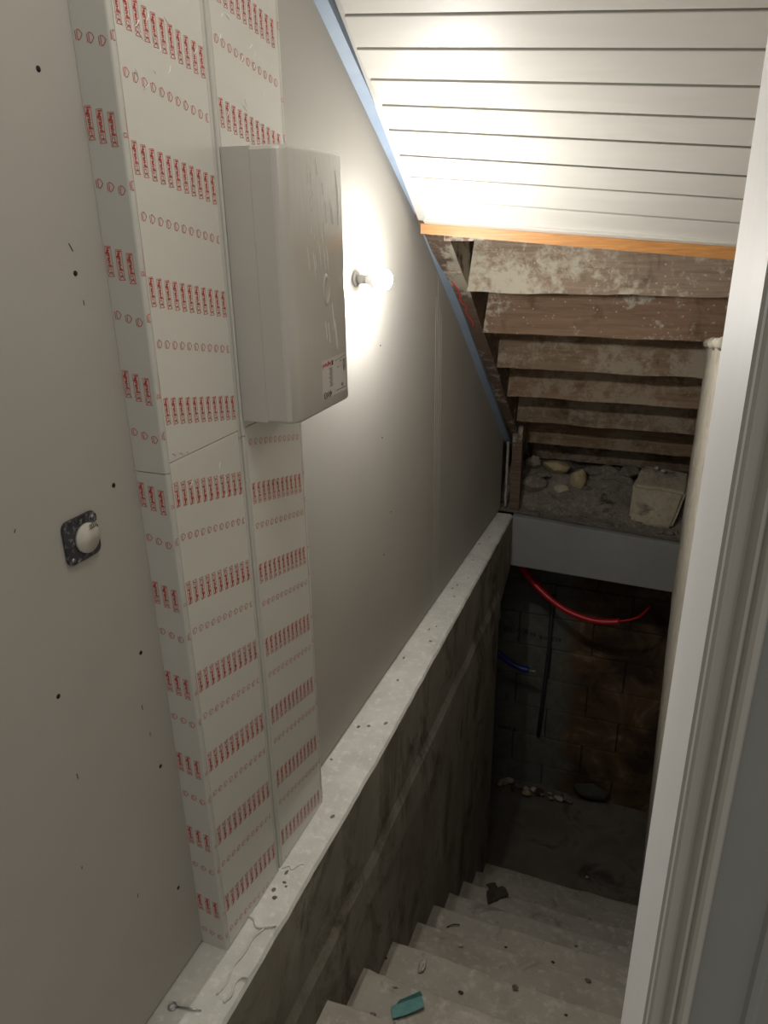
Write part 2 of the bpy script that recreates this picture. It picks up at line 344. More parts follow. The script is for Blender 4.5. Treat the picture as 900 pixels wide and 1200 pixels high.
# hall behind the camera
bevel(box('floor', (-.01, 2.2, -1.6, .78, -.2, 0), STEP, kind='structure'), .004)
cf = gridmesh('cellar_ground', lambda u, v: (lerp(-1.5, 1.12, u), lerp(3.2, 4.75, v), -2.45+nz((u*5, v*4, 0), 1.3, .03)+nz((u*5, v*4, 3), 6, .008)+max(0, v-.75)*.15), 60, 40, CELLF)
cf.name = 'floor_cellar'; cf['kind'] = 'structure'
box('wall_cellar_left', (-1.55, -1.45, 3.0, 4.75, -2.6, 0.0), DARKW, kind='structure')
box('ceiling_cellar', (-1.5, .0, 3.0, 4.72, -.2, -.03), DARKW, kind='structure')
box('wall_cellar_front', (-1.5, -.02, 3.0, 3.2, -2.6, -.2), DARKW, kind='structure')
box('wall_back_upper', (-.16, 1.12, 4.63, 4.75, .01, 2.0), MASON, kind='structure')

# cellar back wall of aerated blocks
bw = box('wall_back', (-1.5, 1.12, 4.63, 4.78, -2.6, .0), DARKW, kind='structure')
rowz = [-2.47, -2.22, -1.97, -1.72, -1.47, -1.22, -.97, -.72, -.47, -.3]
for r in range(len(rowz)-1):
    x = -1.2+(.27 if r % 2 else 0)
    while x < 1.1:
        w = .50; x1 = min(x+w-.007, 1.1); d = random.uniform(-.004, .006)
        if x1-x > .06:
            o = box('block', (x, x1, 4.60+d, 4.64, rowz[r], rowz[r+1]-.007), BLOCK, bw); bevel(o, .004, 1)
        x += w
for s, xc, zc, w in (('ROSEB', .04, -1.115, .17), ('50', .165, -1.125, .04), ('ALSEOR', .285, -1.135, .16), ('ROSEB', .02, -1.95, .13)):
    v, f = textmesh(s, w, .01); v = rot2(v, 183); mk('block_lettering', [(xc+p[0], 4.592, zc+p[1]) for p in v], f, INK, bw)

# ------------------------------------------------------------------ concrete parapet beside the stairs
def xe(y): return interp([(.5, .154), (1.8, .150), (3.94, .106), (4.1, .10)], y)
vs, fs = [], []
ys = [.6+i*.03 for i in range(113)]; ys[-1] = 3.965
for i, y in enumerate(ys):
    x = xe(y); j = nz((y, 0, 0), 14, .0035)+nz((y, 5, 0), 50, .003); jz = nz((y, 9, 0), 25, .003)
    low = -.33 if y < 3.66 else -.33
    sec = [(-.015, .0), (.03, .001+nz((y, 2, 1), 20, .0015)), (.08, .001+nz((y, 2, 4), 20, .002)), (x-.022+j, .001+nz((y, 2, 7), 20, .002)), (x-.006+j, -.004+jz), (x+j*.6, -.014+jz), (x+nz((y, 1, 1), 9, .003), -.12), (x+nz((y, 1, 6), 9, .003), low+.015+nz((y, 2, 8), 5, .018))]
    bl = -.50-.02*math.sin(y*3)+nz((y, 4, 4), 4, .03)
    if y > 3.64:
        t = (y-3.64)/(3.965-3.64); bot = lerp(-.47, -.335, t); sec += [(x, max(bot, bl)+.0), (x, bot)]; sec[7] = (x, max(sec[7][1], bot+.002)); sec += [(x-.002, bot-.001)]*2
    else:
        sec += [(x+.014, low-.02+nz((y, 2, 8), 5, .018)), (x+.020+nz((y, 3, 3), 6, .004), bl), (x+.012, bl-.02), (x+.010+nz((y, 3, 9), 4, .005), -2.6)]
    sec += [(-.015, sec[-1][1])]
    vs += [(px, y, pz) for px, pz in sec]; m = len(sec)
    if i: fs += [((i-1)*m+k, (i-1)*m+(k+1) % m, i*m+(k+1) % m, i*m+k) for k in range(m)]
fs += [tuple(range(m)), tuple(range(len(vs)-m, len(vs)))]
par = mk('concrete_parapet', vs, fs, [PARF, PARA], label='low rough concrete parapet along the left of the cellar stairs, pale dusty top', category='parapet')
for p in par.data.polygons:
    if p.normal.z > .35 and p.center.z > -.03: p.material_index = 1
# pits and ragged ridges of dried mortar on the top
rd = random.Random(3)
pits = [rock('pit', (x, y, .0015), (rd.uniform(.004, .009), rd.uniform(.005, .012), .0012), DIRT, par, seed=i, sub=1) for i, (x, y) in enumerate([(.053, 3.011), (.041, 2.971), (.07, 2.9), (.055, 2.587), (.075, 2.62), (.09, 2.5), (.061, 1.916), (.013, 1.72), (.03, 1.9), (.09, 1.28), (.10, 1.25), (.085, 1.22), (.11, 1.24), (.10, 1.20), (.12, 1.5), (.11, 1.95), (.06, 2.2), (.03, 2.35), (.05, 3.3), (.08, 3.1), (.03, 3.5), (.06, 3.6)])]
tube('mortar_ridge', spline([(.072, 1.286, .002), (.088, 1.30, .003), (.10, 1.292, .003), (.112, 1.315, .003), (.123, 1.318, .002)]), .0018, PARA, par, 6)
tube('mortar_ridge', spline([(.068, 1.13, .002), (.085, 1.125, .004), (.10, 1.11, .003), (.12, 1.115, .004), (.142, 1.13, .003)]), .0035, PARA, par, 6)
tube('mortar_ridge', spline([(.12, 1.112, .003), (.108, 1.08, .003), (.109, 1.04, .003), (.103, 1.0, .003), (.11, .96, .003), (.104, .93, .003)]), .0026, PARA, par, 6)
tube('mortar_ridge', spline([(.148, .99, .002), (.135, .985, .003), (.128, .965, .003), (.135, .94, .003), (.128, .92, .002)]), .003, PARA, par, 6)

# ------------------------------------------------------------------ cellar stairs, one part per step
noses = [(1.05, -.27), (1.323, -.482), (1.591, -.694), (1.862, -.888), (2.165, -1.132), (2.405, -1.298), (2.687, -1.528), (2.99, -1.762), (3.317, -2.019), (3.60, -2.24)]
st = empty('cellar_staircase', (.57, .8, -.3), label='dusty raw concrete stairs going down into the dark cellar', category='staircase')
py = .785
for (y, z) in noses:
    nx = 36; vs, fs = [], []
    for i in range(nx+1):
        x = lerp(.095, 1.09, i/nx); jy = nz((x, y*3, 0), 6, .010)+nz((x, y*3, 7), 24, .005); jz = nz((x, y*5, 2), 5, .005)
        wz = -.008*math.sin(math.pi*i/nx)
        sec = [(py-.04, z-.24), (py-.04, z+.004+nz((x, y, 4), 6, .004)), ((py+y)/2, z+.002+nz((x, y, 8), 8, .005)), (y-.022+jy, z+jz+wz), (y-.007+jy, z-.003+jz+wz), (y+jy, z-.012+jz+wz), (y-.012, z-.26)]
        vs += [(x, a, c) for a, c in sec]; m = len(sec)
        if i: fs += [((i-1)*m+k, (i-1)*m+(k+1) % m, i*m+(k+1) % m, i*m+k) for k in range(m)]
    fs += [tuple(range(m)), tuple(range(len(vs)-m, len(vs)))]
    mk('step', vs, fs, STEP, st); py = y

# ------------------------------------------------------------------ lintel, rubble, stones at the far end
o = hexa('concrete_lintel', [(.1, 3.97, -.322), (1.045, 3.97, -.345), (1.03, 4.60, -.345), (.1, 4.60, -.322), (.1, 3.97, -.012), (1.045, 3.97, -.065), (1.03, 4.60, -.02), (.1, 4.60, .01)], LINT, label='smooth grey cement lintel spanning the stairs at the far end', category='lintel'); bevel(o, .006, 2)
def rub(u, v):
    x = lerp(-.01, 1.07, u); y = lerp(4.0, 4.62, v)
    z0 = -.004-.055*max(0, min(1, (x-.1)/.93))
    h = min(.17, max(0, (v-.14))**1.1*.50)*(1-.25*max(0, (x-.6)))
    return (x, y, z0+h+nz((x, y, 0), 9, .028)*min(1, v*4)+abs(nz((x, y, 2), 26, .02))*min(1, v*3)+.004)
gridmesh('rubble_bed', rub, 110, 46, DIRT, label='heap of grey-brown dust and mortar rubble on top of the lintel', category='rubble', kind='stuff')
blk = hexa('stone_block', [(.722, 4.12, -.02), (.955, 4.10, -.03), (.995, 4.30, .0), (.735, 4.30, .0), (.728, 4.14, .195), (1.005, 4.12, .185), (1.02, 4.33, .235), (.765, 4.33, .26)], STONE, label='large squared pale stone block sitting on the right of the lintel', category='stone')
bm = bmesh.new(); bm.from_mesh(blk.data); bmesh.ops.bevel(bm, geom=bm.edges[:], offset=.014, segments=2, affect='EDGES'); bmesh.ops.subdivide_edges(bm, edges=bm.edges[:], cuts=3, use_grid_fill=True)
for v in bm.verts: v.co += Vector((nz(v.co, 9, .008), nz(v.co+Vector((3, 3, 3)), 9, .008), nz(v.co+Vector((7, 1, 3)), 9, .008)))
bm.to_mesh(blk.data); bm.free()
rock('stone', (.275, 4.30, .205), (.085, .06, .055), YSTONE, seed=11, label='flat yellowish stone in the rubble nearest the wooden string', category='stone')
rock('stone', (.41, 4.27, .15), (.055, .05, .075), YSTONE, seed=23, label='rounded pale ochre stone right of the flat yellowish stone', category='stone')
rock('stone', (.155, 4.22, .10), (.10, .07, .075), DIRT, seed=31, label='dusty brown lump of masonry at the left end of the rubble', category='stone')
rock('stone', (.33, 4.24, .075), (.05, .04, .045), STONE, seed=37, label='small buff stone below the two yellow stones in the rubble', category='stone')
for i, (x, y, z, a, b2, c, m_, lab) in enumerate([
    (.225, 4.24, .165, .05, .035, .022, DIRT, 'thin grey flake of stone just below the flat yellowish stone'),
    (.49, 4.36, .175, .06, .05, .045, DIRT, 'small round grey-brown stone right of the ochre stone'),
    (.70, 4.38, .19, .06, .05, .04, DIRT, 'small brown stone close behind the squared block on its left'),
    (.13, 4.38, .19, .05, .05, .045, STONE, 'small pale stone beside the foot of the string board'),
    (.245, 4.14, .035, .05, .03, .025, DIRT, 'low flat grey lump near the left front of the rubble')]):
    rock('stone', (x, y, z), (a, b2, c), m_, seed=130+i, rough=.4, label=lab, category='stone')
rock('stone', (.60, 4.36, .14), (.15, .05, .095), DIRT, seed=41, label='wide dusty brown stone left of the squared block', category='stone')
rd = random.Random(12)
spots = [(.90, 4.05), (.95, 4.07), (.98, 4.10), (1.0, 4.06), (.88, 4.03), (.70, 4.09), (.67, 4.06), (.24, 4.13), (.29, 4.10), (1.0, 4.02), (.55, 4.13), (.48, 4.10), (.80, 4.05), (.63, 4.14), (.38, 4.12)]
for i, (x, y) in enumerate(spots):
    s = rd.uniform(.012, .024); z = rub((x+.01)/1.08, (y-4.0)/.62)[2]
    rock('mortar_lump', (x, y, z+s*.3), (s*1.2, s, s*.75), DIRT, seed=60+i, sub=2, label='small grey mortar lump lying on the lintel', category='rubble', group='mortar lumps on the lintel')
for i, (x, y, z) in enumerate([(.835, 4.27, .262), (.875, 4.25, .256)]):
    rock('plaster_chip', (x, y, z), (.016, .012, .012), PLAST, seed=90+i, sub=2, label=['left of the two white plaster chips on top of the squared block', 'right of the two white plaster chips on top of the squared block'][i], category='plaster', group='white chips on the block')

# ------------------------------------------------------------------ underside of the old wooden stairs
ws = empty('wooden_staircase', (.55, 2.55, 1.3), label='underside of old limewashed wooden stairs rising above the cellar stairs', category='staircase')
RIS = [(2.89, 1.322), (3.154, 1.132), (3.421, .939), (3.675, .750), (3.947, .553), (4.232, .355), (4.48, .19)]
prevz = 1.322+.19
for i, (y, z) in enumerate(RIS):
    x0 = .106; x1 = 1.055 if i < 2 else rw(y, z)+.006
    n = 40; top = min(prevz+.002, z+.199); vs, fs = [], []
    lean = .03 if i < 2 else .012
    for k in range(n+1):
        t = k/n; x = lerp(x0, x1, t); dz = nz((x, i*3, 0), 5, .006)+nz((x, i*3, 4), 22, .003)
        sl = lean if k == 0 else 0
        for yy, zz in ((y, z+dz), (y+.022, z+dz), (y+.026, top), (y+.004, top)): vs.append((x+(sl*.5 if zz == top else -sl*.3), yy+nz((x, i, 9), 3, .002), zz))
        if k: fs += [((k-1)*4+q, (k-1)*4+(q+1) % 4, k*4+(q+1) % 4, k*4+q) for q in range(4)]
    fs += [(0, 1, 2, 3), tuple(range(len(vs)-4, len(vs)))]
    mk('riser', vs, fs, WOODS[[0, 1, 2, 3, 2, 3, 2][i]], ws)
    ny = RIS[i+1][0]+.03 if i+1 < len(RIS) else 4.60
    box('tread', (.104, 1.055 if i < 2 else 1.0, y+.02, ny, z+.008, z+.04), WOODS[4], ws)
    prevz = z
box('tread', (.104, 1.055, 2.56, 2.92, 1.516, 1.546), WOODS[4], ws)
# string board: underside visible between the blue track and the risers
SY = [2.53, 2.65, 2.8, 2.914, 3.05, 3.165, 3.33, 3.49, 3.62, 3.76, 3.95, 4.158, 4.35, 4.57]
vs, fs = [], []
for i, y in enumerate(SY):
    z = interp([(2.5, 1.60), (2.65, 1.512), (2.914, 1.323), (3.165, 1.132), (3.49, .887), (3.76, .659), (4.158, .365), (4.574, .091)], y)
    zl = z+.01; w = nz((y, 0, 1), 6, .006)
    for x, zz in ((.012, zl), (.06, z+nz((y, 3, 1), 8, .008)), (.10+w, z), (.102+w, z+.14), (.102, z+.33), (.012, z+.33)): vs.append((x, y, zz))
    if i: fs += [((i-1)*6+q, (i-1)*6+(q+1) % 6, i*6+(q+1) % 6, i*6+q) for q in range(6)]
fs += [tuple(range(6)), tuple(range(len(vs)-6, len(vs)))]
sb = mk('string_board', vs, fs, WOODS[4], ws)
box('string_nail_plate', (.05, .098, 2.80, 2.812, 1.398, 1.412), WOODS[0], ws)
# red marker scribble on the string
pts = [(.045, 2.86, 1.372), (.058, 2.92, 1.328), (.05, 2.97, 1.297), (.066, 3.0, 1.27), (.055, 3.04, 1.245), (.07, 3.1, 1.2), (.06, 3.13, 1.182)]
def szz(y): return interp([(2.5, 1.60), (2.65, 1.512), (2.914, 1.323), (3.165, 1.132), (3.49, .887), (3.76, .659), (4.158, .365), (4.574, .091)], y)
tube('red_scribble', [(p[0], p[1], szz(p[1])-.001) for p in spline(pts, 4)], .003, REDM, ws, 6, label='red scribbled marker line')
bevel(box('wooden_post', (.068, .125, 4.03, 4.09, .0, .5), WOODS[4], label='dark wooden post standing behind the far end of the plasterboard', category='post'), .004)
tube('plaster_edge_strip', [(.046+nz((k, 0, 0), .8, .005), 4.026, .02+k*.03) for k in range(14)], .008, PLASTER, None, 6, label='thin ragged pale plaster strip in front of the dark wooden post', category='plaster')

# ------------------------------------------------------------------ trunking with printed protective film
def stamp_parts(flip):
    """(red parts, pink parts) in stamp coordinates, y down from 0 to -.047, x centred; flat print"""
    t, tf = textmesh('legrand', .030, .045); t = rot2(t, -90)
    red = [([(x-.0003, y-.0165) for x, y in t], tf)]
    hw, h = .0058, .047
    pk = [line2((-hw, 0), (-hw, -h+.004), .0011), line2((hw, 0), (hw, -h+.004), .0011), line2((-hw, 0), (hw, 0), .0011), line2((-hw, -.0325), (hw, -.0325), .0008)]
    red += [line2((-.0035, -.035), (.002, -.035), .0009), line2((.002, -.035), (.002, -.040), .0009), line2((-.0035, -.035), (-.0035, -.040), .0009), line2((-.0055, -.0455), (.0005, -.0405), .0012), line2((.0005, -.0405), (.0065, -.0455), .0012), line2((-.004, -.0405), (.005, -.0405), .0009), line2((-.006, -.0465), (.0075, -.0465), .0009)]
    if flip:
        red = [([(-x, -h-y) for x, y in v], f) for v, f in red]; pk = [([(-x, -h-y) for x, y in v], f) for v, f in pk]
    return red, pk
SP = {False: stamp_parts(False), True: stamp_parts(True)}
def id_parts():
    P = [(-.002, .0068), (.0025, .006), (.0072, .0004), (.0025, -.0056), (-.0018, -.0066)]
    r = [line2(a, c, .0011) for a, c in zip(P, P[1:]+P[:1])]; r.append(line2((-.0056, .006), (-.005, -.006), .0012)); return r
IDP = id_parts()
def print_face(parent, place, u0, u1, z0, z1, ztop, slope, pitch, flip, du=.0207, phase=0.0, idoff=.098, frac=1.0):
    """place(u, z) -> 3-D point just above the film; logo rows at ztop+k*pitch, rising by slope"""
    R, P = [], []
    for k in range(-14, 15):
        zr = ztop+k*pitch
        u = u0+phase+.009
        while u < u1-.004:
            zt = zr+slope*(u-u0)
            def put(lst, dst, cu, cz):
                for v, f in lst:
                    q = [(cu+a, cz+c) for a, c in v]
                    if all(u0+.001 <= a <= u1-.001 and z0+.001 <= c <= z1-.001 for a, c in q): dst.append(([place(a, c) for a, c in q], f))
            put(SP[flip][0], R, u, zt); put(SP[flip][1], P, u, zt)
            put(IDP, R, u+.002, zt+idoff-.006)
            u += du
    v, f = joinv(R); mk('printed_film_marks', v, f, RED, parent, kind='stuff', label='red lettering and arrow marks printed on the film')
    if P: v, f = joinv(P); mk('printed_film_frames', v, f, PINK, parent, kind='stuff', label='pale red frames printed round the lettering')
def trunk(y0, y1, label, zj, top, cov, rows):
    t = empty('cable_trunking', (.034, (y0+y1)/2, 0), label=label, category='trunking', group=None)
    XF = .068
    for za, zb, jd in ((.001, zj-.018, 0), (zj-.0165, top, 0)):
        prof = [(0.0005, y0), (XF-.004, y0), (XF-.001, y0+.001), (XF, y0+.004), (XF, y0+.011), (XF-.003, y0+.0115), (XF-.003, y1-.0115), (XF, y1-.011), (XF, y1-.004), (XF-.001, y1-.001), (XF-.004, y1), (0.0005, y1)]
        bd = prism('trunking_body', prof, 'z', za, zb, PVCL, t)
        if za < .01: body_lo = bd
        else: body_hi = bd
    for (za, zb), (lab, ztop, slope, pitch, flip, ph) in zip(((.004, zj-.0008), (zj+.0008, top)), rows):
        c = box('trunking_cover', (XF-.003, XF+.0006, y0+.0122, y1-.0122, za, zb), PVC, t); bevel(c, .0006, 1)
        print_face(c, lambda u, z: (XF+.0009, u, z), y0+.013, y1-.013, za, zb, ztop, slope, pitch, flip, phase=ph)
    for bd, za, zb in ((body_lo, .005, zj-.019), (body_hi, zj-.015, top)):
        if y0 < 1.1: print_face(bd, lambda u, z: (XF+.0004, u, z), y0-.0008, y0+.0128, za, zb, 1.757 if bd is body_hi else 1.155, -.22, .2, False, phase=-.003)
        else: print_face(bd, lambda u, z: (XF+.0004, u, z), y1-.0128, y1+.0008, za, zb, 1.86, -.2, .2, False, phase=-.003)
    return t, body_lo, body_hi
t1, lo, hi = trunk(1.03, 1.281, 'wide white trunking at the left, upper half beside the cabinet, red-printed film', 1.196, 2.72, None,
    [('', 1.157+.002, -.225, -.2, True, 0), ('', 1.713, -.2, .2, False, 0)])
for bd, za, zb in ((lo, .005, 1.178), (hi, 1.180, 2.72)):
    print_face(bd, lambda u, z: (u, 1.03-.0004, z), .001, .066, za, zb, 1.762 if bd is hi else 1.160, -.26, .2, False, phase=-.001)
t2, lo2, hi2 = trunk(1.286, 1.548, 'white trunking nearer the bulb, running up behind the consumer unit, red-printed film', 1.196, 2.72, None,
    [('', 1.072, -.22, -.192, False, .003), ('', 1.80, -.2, .2, False, 0)])
rd = random.Random(5)
cr = []
for i in range(34):
    tr = i % 2; u = rd.uniform(1.06, 1.24) if tr == 0 else rd.uniform(1.32, 1.51); z = rd.uniform(1.76, 1.93) if i < 28 else rd.uniform(.9, 1.15); a = rd.choice([35, 50, 60, 120, 140])+rd.uniform(-10, 10); l = rd.uniform(.006, .022)
    c, s = math.cos(math.radians(a))*l, math.sin(math.radians(a))*l; cr.append((tr, tubev(spline([(.0688, u, z), (.0693, u+c*.5+.001, z+s*.5), (.0688, u+c, z+s)], 3), [.0002]*2+[.0007]*4+[.0002], 5)))
for tr, par_ in ((0, t1), (1, t2)):
    v, f = joinv([q for k, q in cr if k == tr]); mk('film_crease_glint', v, f, CREASE_GLINT, par_, smooth=True, kind='stuff')  # raised slivers whitened as glints on the trunking film

# ------------------------------------------------------------------ consumer unit cabinet
cu = empty('consumer_unit', (.068, 1.42, 1.21), label='large pale plastic electrical cabinet with film-wrapped front, fixed over the right-hand trunking', category='electrical cabinet')
Y0, Y1, Z0, Z1 = 1.291, 1.549, 1.212, 1.720
box('cabinet_body', (.0696, .128, Y0+.0002, Y1-.0002, Z0+.0005, Z1-.0015), CAB, cu)
def cprof(ins):
    y0, y1, xf = Y0+ins, Y1-ins, .193-ins*.6
    pr = [(.1285, y0), (.160, y0+.0005)]; R = .027
    for k in range(1, 9):
        a = math.radians(90*k/8); pr.append((xf-R+R*math.sin(a), y0+R-R*math.cos(a)))
    pr += [(xf, (y0+y1)/2)]
    for k in range(0, 5):
        a = math.radians(90*k/4); pr.append((xf-.008+.008*math.cos(a), y1-.008+.008*math.sin(a)))
    pr += [(.1285, y1)]; return pr
vs, fs = [], []
lev = [(Z0, .006), (Z0+.002, .002), (Z0+.006, 0), (Z0+.15, 0), (Z0+.35, 0), (Z1-.008, 0), (Z1-.003, .003), (Z1, .010)]
for z, ins in lev: vs += [(x, y, z) for x, y in cprof(ins)]
m = len(cprof(0))
for i in range(1, len(lev)): fs += [((i-1)*m+k, (i-1)*m+(k+1) % m, i*m+(k+1) % m, i*m+k) for k in range(m)]
fs += [tuple(range(m)), tuple(range(len(vs)-m, len(vs)))]
cov = mk('cabinet_cover', vs, fs, [CABF, CAB], cu)
for p in cov.data.polygons:
    if p.normal.y < -.85: p.material_index = 1
    elif abs(p.normal.z) < .5: p.use_smooth = True
box('cover_seam', (.1282, .1298, Y0-.0004, Y0+.001, Z0, Z1), GREYP, cu) if False else None
# oval finger latch
v, f = [], []
cy, cz = 1.452, 1.458
for j, (r, x) in enumerate([(1.25, .1930), (1.12, .1950), (.98, .1955), (.86, .1940), (.80, .1935), (0.001, .1935)]):
    v += [(x, cy+.0125*r*math.cos(2*math.pi*k/28), cz+.026*r*math.sin(2*math.pi*k/28)) for k in range(28)]
    if j: f += [((j-1)*28+k, (j-1)*28+(k+1) % 28, j*28+(k+1) % 28, j*28+k) for k in range(28)]
mk('door_latch', v, f, CABF, cu, smooth=True)
# sticker with its upside-down printing
sx = .1934; ly0, ly1, lz0, lz1 = 1.413, 1.537, 1.236, 1.318
stk = mk('sticker', [(sx, ly0, lz0), (sx, ly1, lz0), (sx, ly1, lz1), (sx, ly0, lz1)], [(0, 1, 2, 3)], LABEL, cu, label='pale product sticker printed upside down')
def onst(lst, mat, nm):
    v, f = joinv([([(sx+.0003, a, c) for a, c in vv], ff) for vv, ff in lst]); mk(nm, v, f, mat, stk)
t, tf = textmesh('legrand', .040, .03); t = rot2(t, 180); onst([([(1.438+a, 1.307+c) for a, c in t], tf)], RED, 'sticker_name')
K = [rect2(1.461, 1.302, 1.469, 1.312)]
for s, yc, zc, w in (('4003', 1.438, 1.243, .040), ('4', 1.507, 1.304, .005), ('80', 1.512, 1.251, .011)):
    t, tf = textmesh(s, w, .03); t = rot2(t, 180); K.append(([(yc+a, zc+c) for a, c in t], tf))
rd = random.Random(9)
for k in range(13):
    w = rd.uniform(.012, .020); K.append(rect2(1.464-w, 1.258+k*.0032, 1.464, 1.2592+k*.0032))
K += [line2((1.478, 1.308), (1.532, 1.313), .0010), line2((1.532, 1.252), (1.532, 1.243), .0012), line2((1.532, 1.243), (1.480, 1.243), .0016), line2((1.474, 1.240), (1.474, 1.248), .001)]
K += [rect2(1.491, 1.291, 1.495, 1.2945), rect2(1.505, 1.292, 1.507, 1.294)]
z = 1.280
while z < 1.306: h = rd.uniform(.0006, .0016); K.append(rect2(1.519, z, 1.532, z+h)); z += h+rd.uniform(.0007, .0014)
onst(K, INK, 'sticker_print')
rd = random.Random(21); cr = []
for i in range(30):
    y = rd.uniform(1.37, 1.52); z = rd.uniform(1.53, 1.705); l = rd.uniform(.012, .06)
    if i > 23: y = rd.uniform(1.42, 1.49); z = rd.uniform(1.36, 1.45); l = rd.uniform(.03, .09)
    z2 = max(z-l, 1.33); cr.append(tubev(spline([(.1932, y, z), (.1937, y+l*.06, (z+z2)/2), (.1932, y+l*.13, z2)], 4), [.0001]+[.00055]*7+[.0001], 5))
v, f = joinv(cr); mk('film_crease_glint', v, f, CREASE_GLINT, cu, smooth=True, kind='stuff')  # white slivers stand in for highlights on the cabinet's wrinkled film

# ------------------------------------------------------------------ lit bulb on its holder
lb = empty('wall_bulb', (.0, 2.04, 1.432), label='bare glowing round bulb in a wall lampholder right of the electrical cabinet', category='lamp')
disc('mounting_plate', (.001, 2.04, 1.432), (1, 0, 0), .020, .010, SOCK, lb, 24)
disc('lampholder', (.011, 2.04, 1.432), (1, 0, 0), .0125, .026, SOCK, lb, 20)
R = .0305; v, f = [], []
prof = [(.083+R*math.sin(math.radians(a)), R*math.cos(math.radians(a))) for a in range(-20, 91, 10)]
tube('bulb_collar', [(.036, 2.04, 1.432), (.045, 2.04, 1.432), (.058, 2.04, 1.432), (.074, 2.04, 1.432)], [.011, .0145, .024, .0292], COLLAR, lb, 24)
for j, (x, r) in enumerate(prof):
    r = max(r, .0004); v += [(x, 2.04+r*math.cos(2*math.pi*k/24), 1.432+r*math.sin(2*math.pi*k/24)) for k in range(24)]
    if j: f += [((j-1)*24+k, (j-1)*24+(k+1) % 24, j*24+(k+1) % 24, j*24+k) for k in range(24)]
f += [tuple(range(24)), tuple(range(len(v)-24, len(v)))]
bl = mk('bulb', v, f, [GLOW, GLOWS], lb, smooth=True)
for p in bl.data.polygons:
    if p.center.x < .094: p.material_index = 1

# ------------------------------------------------------------------ flush box cap on the left wall
jb = empty('flush_box', (0, .876, 1.111), label='black square flush box with a cream round cap on the left wall', category='electrical box')
pl = []
for cy, cz, a0 in ((.0255, .0255, 0), (-.0255, .0255, 90), (-.0255, -.0255, 180), (.0255, -.0255, 270)):
    for k in range(5):
        a = math.radians(a0+90*k/4); pl.append((.876+cy+.013*math.cos(a), 1.111+cz+.013*math.sin(a)))
bevel(prism('box_flange', pl, 'x', .0005, .006, BLACKP, jb), .0015)
for a in (45, 225): disc('screw', (.006, .876+.040*math.cos(math.radians(a)), 1.111+.040*math.sin(math.radians(a))), (1, 0, 0), .004, .0015, METAL, jb, 10)
disc('round_cap', (.006, .884, 1.109), (1, 0, 0), .0255, .0055, CREAM, jb, 32)
v, f = rect2(-.010, -.0035, .010, .0035); v = rot2(v, 8)
tp = mk('paper_tag', [(.0122, .897+a, 1.128+c) for a, c in v]+[(.0118, .897+a, 1.128+c) for a, c in v], [(0, 1, 2, 3), (4, 5, 6, 7), (0, 1, 5, 4), (1, 2, 6, 5), (2, 3, 7, 6), (3, 0, 4, 7)], CREAM, jb)
t, tf = textmesh('IIIII', .015, .01); mk('tag_print', [(.0125, .897+a, 1.1275+c) for a, c in rot2(t, 8)], tf, INK, tp)

# ------------------------------------------------------------------ pipes in the cellar opening
rp = empty('red_pipe', (.5, 4.2, -.7), label='sagging red water pipe just below the grey lintel', category='pipe')
tube('pipe_sheath', spline([(.0, 4.36, -.40), (.08, 4.3, -.45), (.17, 4.25, -.525), (.292, 4.2, -.604), (.42, 4.16, -.66), (.556, 4.14, -.686), (.66, 4.14, -.685), (.74, 4.15, -.672)]), .0185, REDP, rp, 14)
tube('pipe_end', spline([(.73, 4.15, -.674), (.80, 4.17, -.658), (.85, 4.2, -.64), (.90, 4.3, -.62)]), .007, REDP, rp, 10, label='thinner dark red end of the pipe')
bp = empty('blue_pipe', (.1, 4.3, -1.2), label='blue water pipe with a brass end reaching in from the left', category='pipe')
tube('pipe_hose', spline([(-.25, 4.4, -1.06), (-.12, 4.35, -1.09), (-.02, 4.3, -1.135), (.06, 4.3, -1.19), (.13, 4.3, -1.22), (.20, 4.3, -1.228)]), .021, BLUEP, bp, 12)
disc('brass_collar', (.20, 4.3, -1.228), (1, 0, -.05), .013, .018, BRASS, bp, 12); disc('brass_nipple', (.218, 4.3, -1.229), (1, 0, -.05), .009, .03, BRASS, bp, 12)
tube('grey_conduit', [(.285, 4.572, -.79), (.285, 4.572, -1.2), (.27, 4.572, -1.6), (.255, 4.572, -1.95)], .014, GREYP, None, 10, label='straight dark conduit running down the block wall', category='conduit')
tube('thin_cable', spline([(.06, 4.55, -.56), (.14, 4.55, -.66), (.22, 4.55, -.72), (.275, 4.555, -.77)]), .006, REDP, None, 8, label='thin dark red cable slanting down to the conduit', category='cable')
rd = random.Random(30)
for i in range(16):
    x = -.03+i*.036+rd.uniform(-.012, .012); y = 4.50+rd.uniform(-.04, .04); s = rd.uniform(.012, .032)
    rock('cellar_rubble', (x, y, -2.405+s*.3+max(0, .02-i*.002)), (s*1.3, s, s*.8), [DIRT, STONE, YSTONE, CRUMB, LEAF][i % 5], seed=200+i, sub=2, rough=.4, label='small broken lump at the foot of the block wall in the cellar', category='rubble', group='rubble at the foot of the block wall')
rock('cellar_boulder', (.66, 4.555, -2.30), (.13, .04, .08), DARKW, seed=301, sub=3, label='dark rough lump of masonry at the foot of the block wall, right side', category='rubble')

# ------------------------------------------------------------------ things lying about
se = empty('eye_screw', (.05, .875, .004), label='galvanised eye screw lying on the floor at the near end of the wall', category='screw')
tube('screw_shaft', [(.038, .874, .0045), (.07, .881, .0045), (.093, .887, .003)], [.0022, .0021, .0012], METAL, se, 8)
ring = [(.029+.0085*math.cos(a), .872+.0085*math.sin(a), .0045) for a in [i*math.pi/10 for i in range(21)]]
tube('screw_eye', ring, .0020, METAL, se, 8)
def tread_z(y):
    for ny, z in noses:
        if y <= ny: return z
    return -2.45
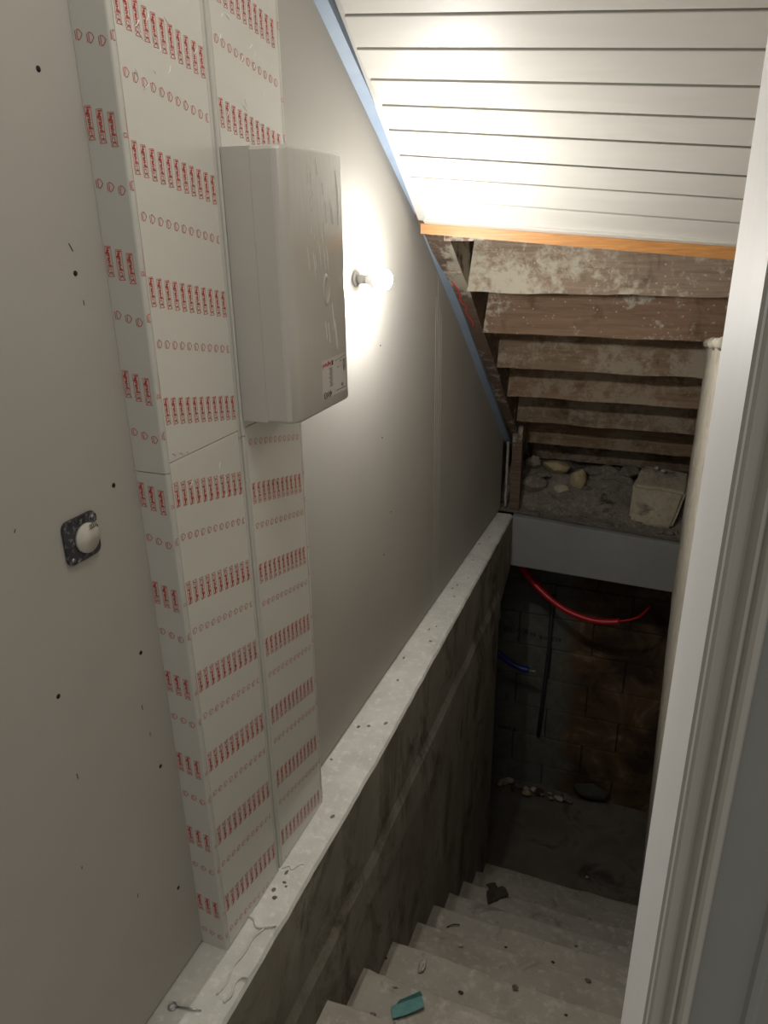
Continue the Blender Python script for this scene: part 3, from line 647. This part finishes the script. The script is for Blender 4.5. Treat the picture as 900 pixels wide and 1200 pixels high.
# torn teal card, folded
v = []; c0 = Vector((.345, 1.505, tread_z(1.505)+.011)); 
cd = empty('teal_card_scrap', c0, label='torn piece of folded teal card lying on a lower-left step', category='scrap')
def loc(x, y, z): a = math.radians(38); return (c0.x+x*math.cos(a)-y*math.sin(a), c0.y+x*math.sin(a)+y*math.cos(a), c0.z+z)
P = [(-.055, -.022, 0), (-.015, -.024, .002), (.028, -.02, .0), (.05, -.016, .003), (.052, .018, .003), (.03, .02, 0), (-.012, .019, .002), (-.05, .015, 0)]
vs = [loc(*p) for p in P]+[loc(p[0], p[1], p[2]+.0015) for p in P]; n = 8
mk('card_sheet', vs, [tuple(range(n)), tuple(range(n, 2*n))]+[(i, (i+1) % n, n+(i+1) % n, n+i) for i in range(n)], TEAL, cd)
P = [(-.03, .018, .002), (.03, .019, .001), (.055, .017, .004), (.05, .024, .018), (.02, .022, .015), (-.02, .021, .010)]
n = 6; vs = [loc(*p) for p in P]+[loc(p[0], p[1]+.0015, p[2]) for p in P]
mk('card_flap', vs, [tuple(range(n)), tuple(range(n, 2*n))]+[(i, (i+1) % n, n+(i+1) % n, n+i) for i in range(n)], TEAL, cd)
# dead leaf
zl = tread_z(2.967)+.006; pts = []
for k in range(14):
    a = 2*math.pi*k/14; r = .052*(1+.35*math.sin(3*a+1)+.12*math.cos(7*a)); pts.append((.315+r*math.cos(a), 2.955+r*math.sin(a)*1.15, zl+.012+.012*math.sin(2*a+.5)))
n = 14; vs = pts+[(.315, 2.955, zl+.003)]+[(p[0], p[1], p[2]-.0015) for p in pts]+[(.315, 2.955, zl)]
mk('dead_leaf', vs, [(k, (k+1) % n, n) for k in range(n)]+[(n+1+k, n+1+(k+1) % n, 2*n+1) for k in range(n)]+[(k, (k+1) % n, n+1+(k+1) % n, n+1+k) for k in range(n)], LEAF, label='crumpled dark brown leaf on a step far down the stairs', category='leaf')
for i, (x, y, sx_, sy_, lab) in enumerate([(.296, 1.795, .012, .03, 'knobbly white lump of plaster on the step beyond the teal card'), (.345, 1.452, .03, .014, 'white flake of plaster beside the teal card'), (.919, 1.905, .008, .018, 'small pale chip at the foot of the white door jamb, on the stairs'), (.655, 1.655, .012, .012, 'dark clod on a near step towards the door jamb')]):
    rock('plaster_lump', (x, y, tread_z(y)+.006), (sx_, sy_, .008), [CRUMB, CRUMB, CRUMB, DIRT][i], seed=400+i, sub=3, rough=.9, label=lab, category='plaster' if i < 3 else 'clod')
for i, (x, y) in enumerate([(.353, 2.112), (.77, 2.60), (.798, 1.80), (.73, 3.9), (.62, 1.835), (.16, 1.78), (.285, 1.56), (.847, 2.14), (.5, 2.3), (.6, 2.9), (.8, 3.2), (.45, 1.75), (.55, 1.53), (.25, 1.45), (.7, 2.3), (.4, 2.6), (.9, 2.8), (.5, 3.2)]):
    s = rd.uniform(.004, .009); rock('grit', (x, y, tread_z(y)+s*.5), (s*1.4, s, s*.7), [CRUMB, DIRT, LEAF][i % 3], seed=500+i, sub=2, rough=.6, label='small crumb of grit lying on the cellar stairs', category='grit', group='grit on the cellar stairs')
for i, (x0, y0, x1, y1) in enumerate([(.24, 2.30, .29, 2.33), (.345, 2.18, .37, 2.24)]):
    z = tread_z(y0)+.008; tube('twig', spline([(x0, y0, z), ((x0+x1)/2, (y0+y1)/2+.006, z+.003), (x1, y1, z)], 3), .0025, LEAF, None, 6, label=['short dark twig nearer the parapet on the middle of the stairs', 'short dark twig right of the other, on the middle of the stairs'][i], category='twig')
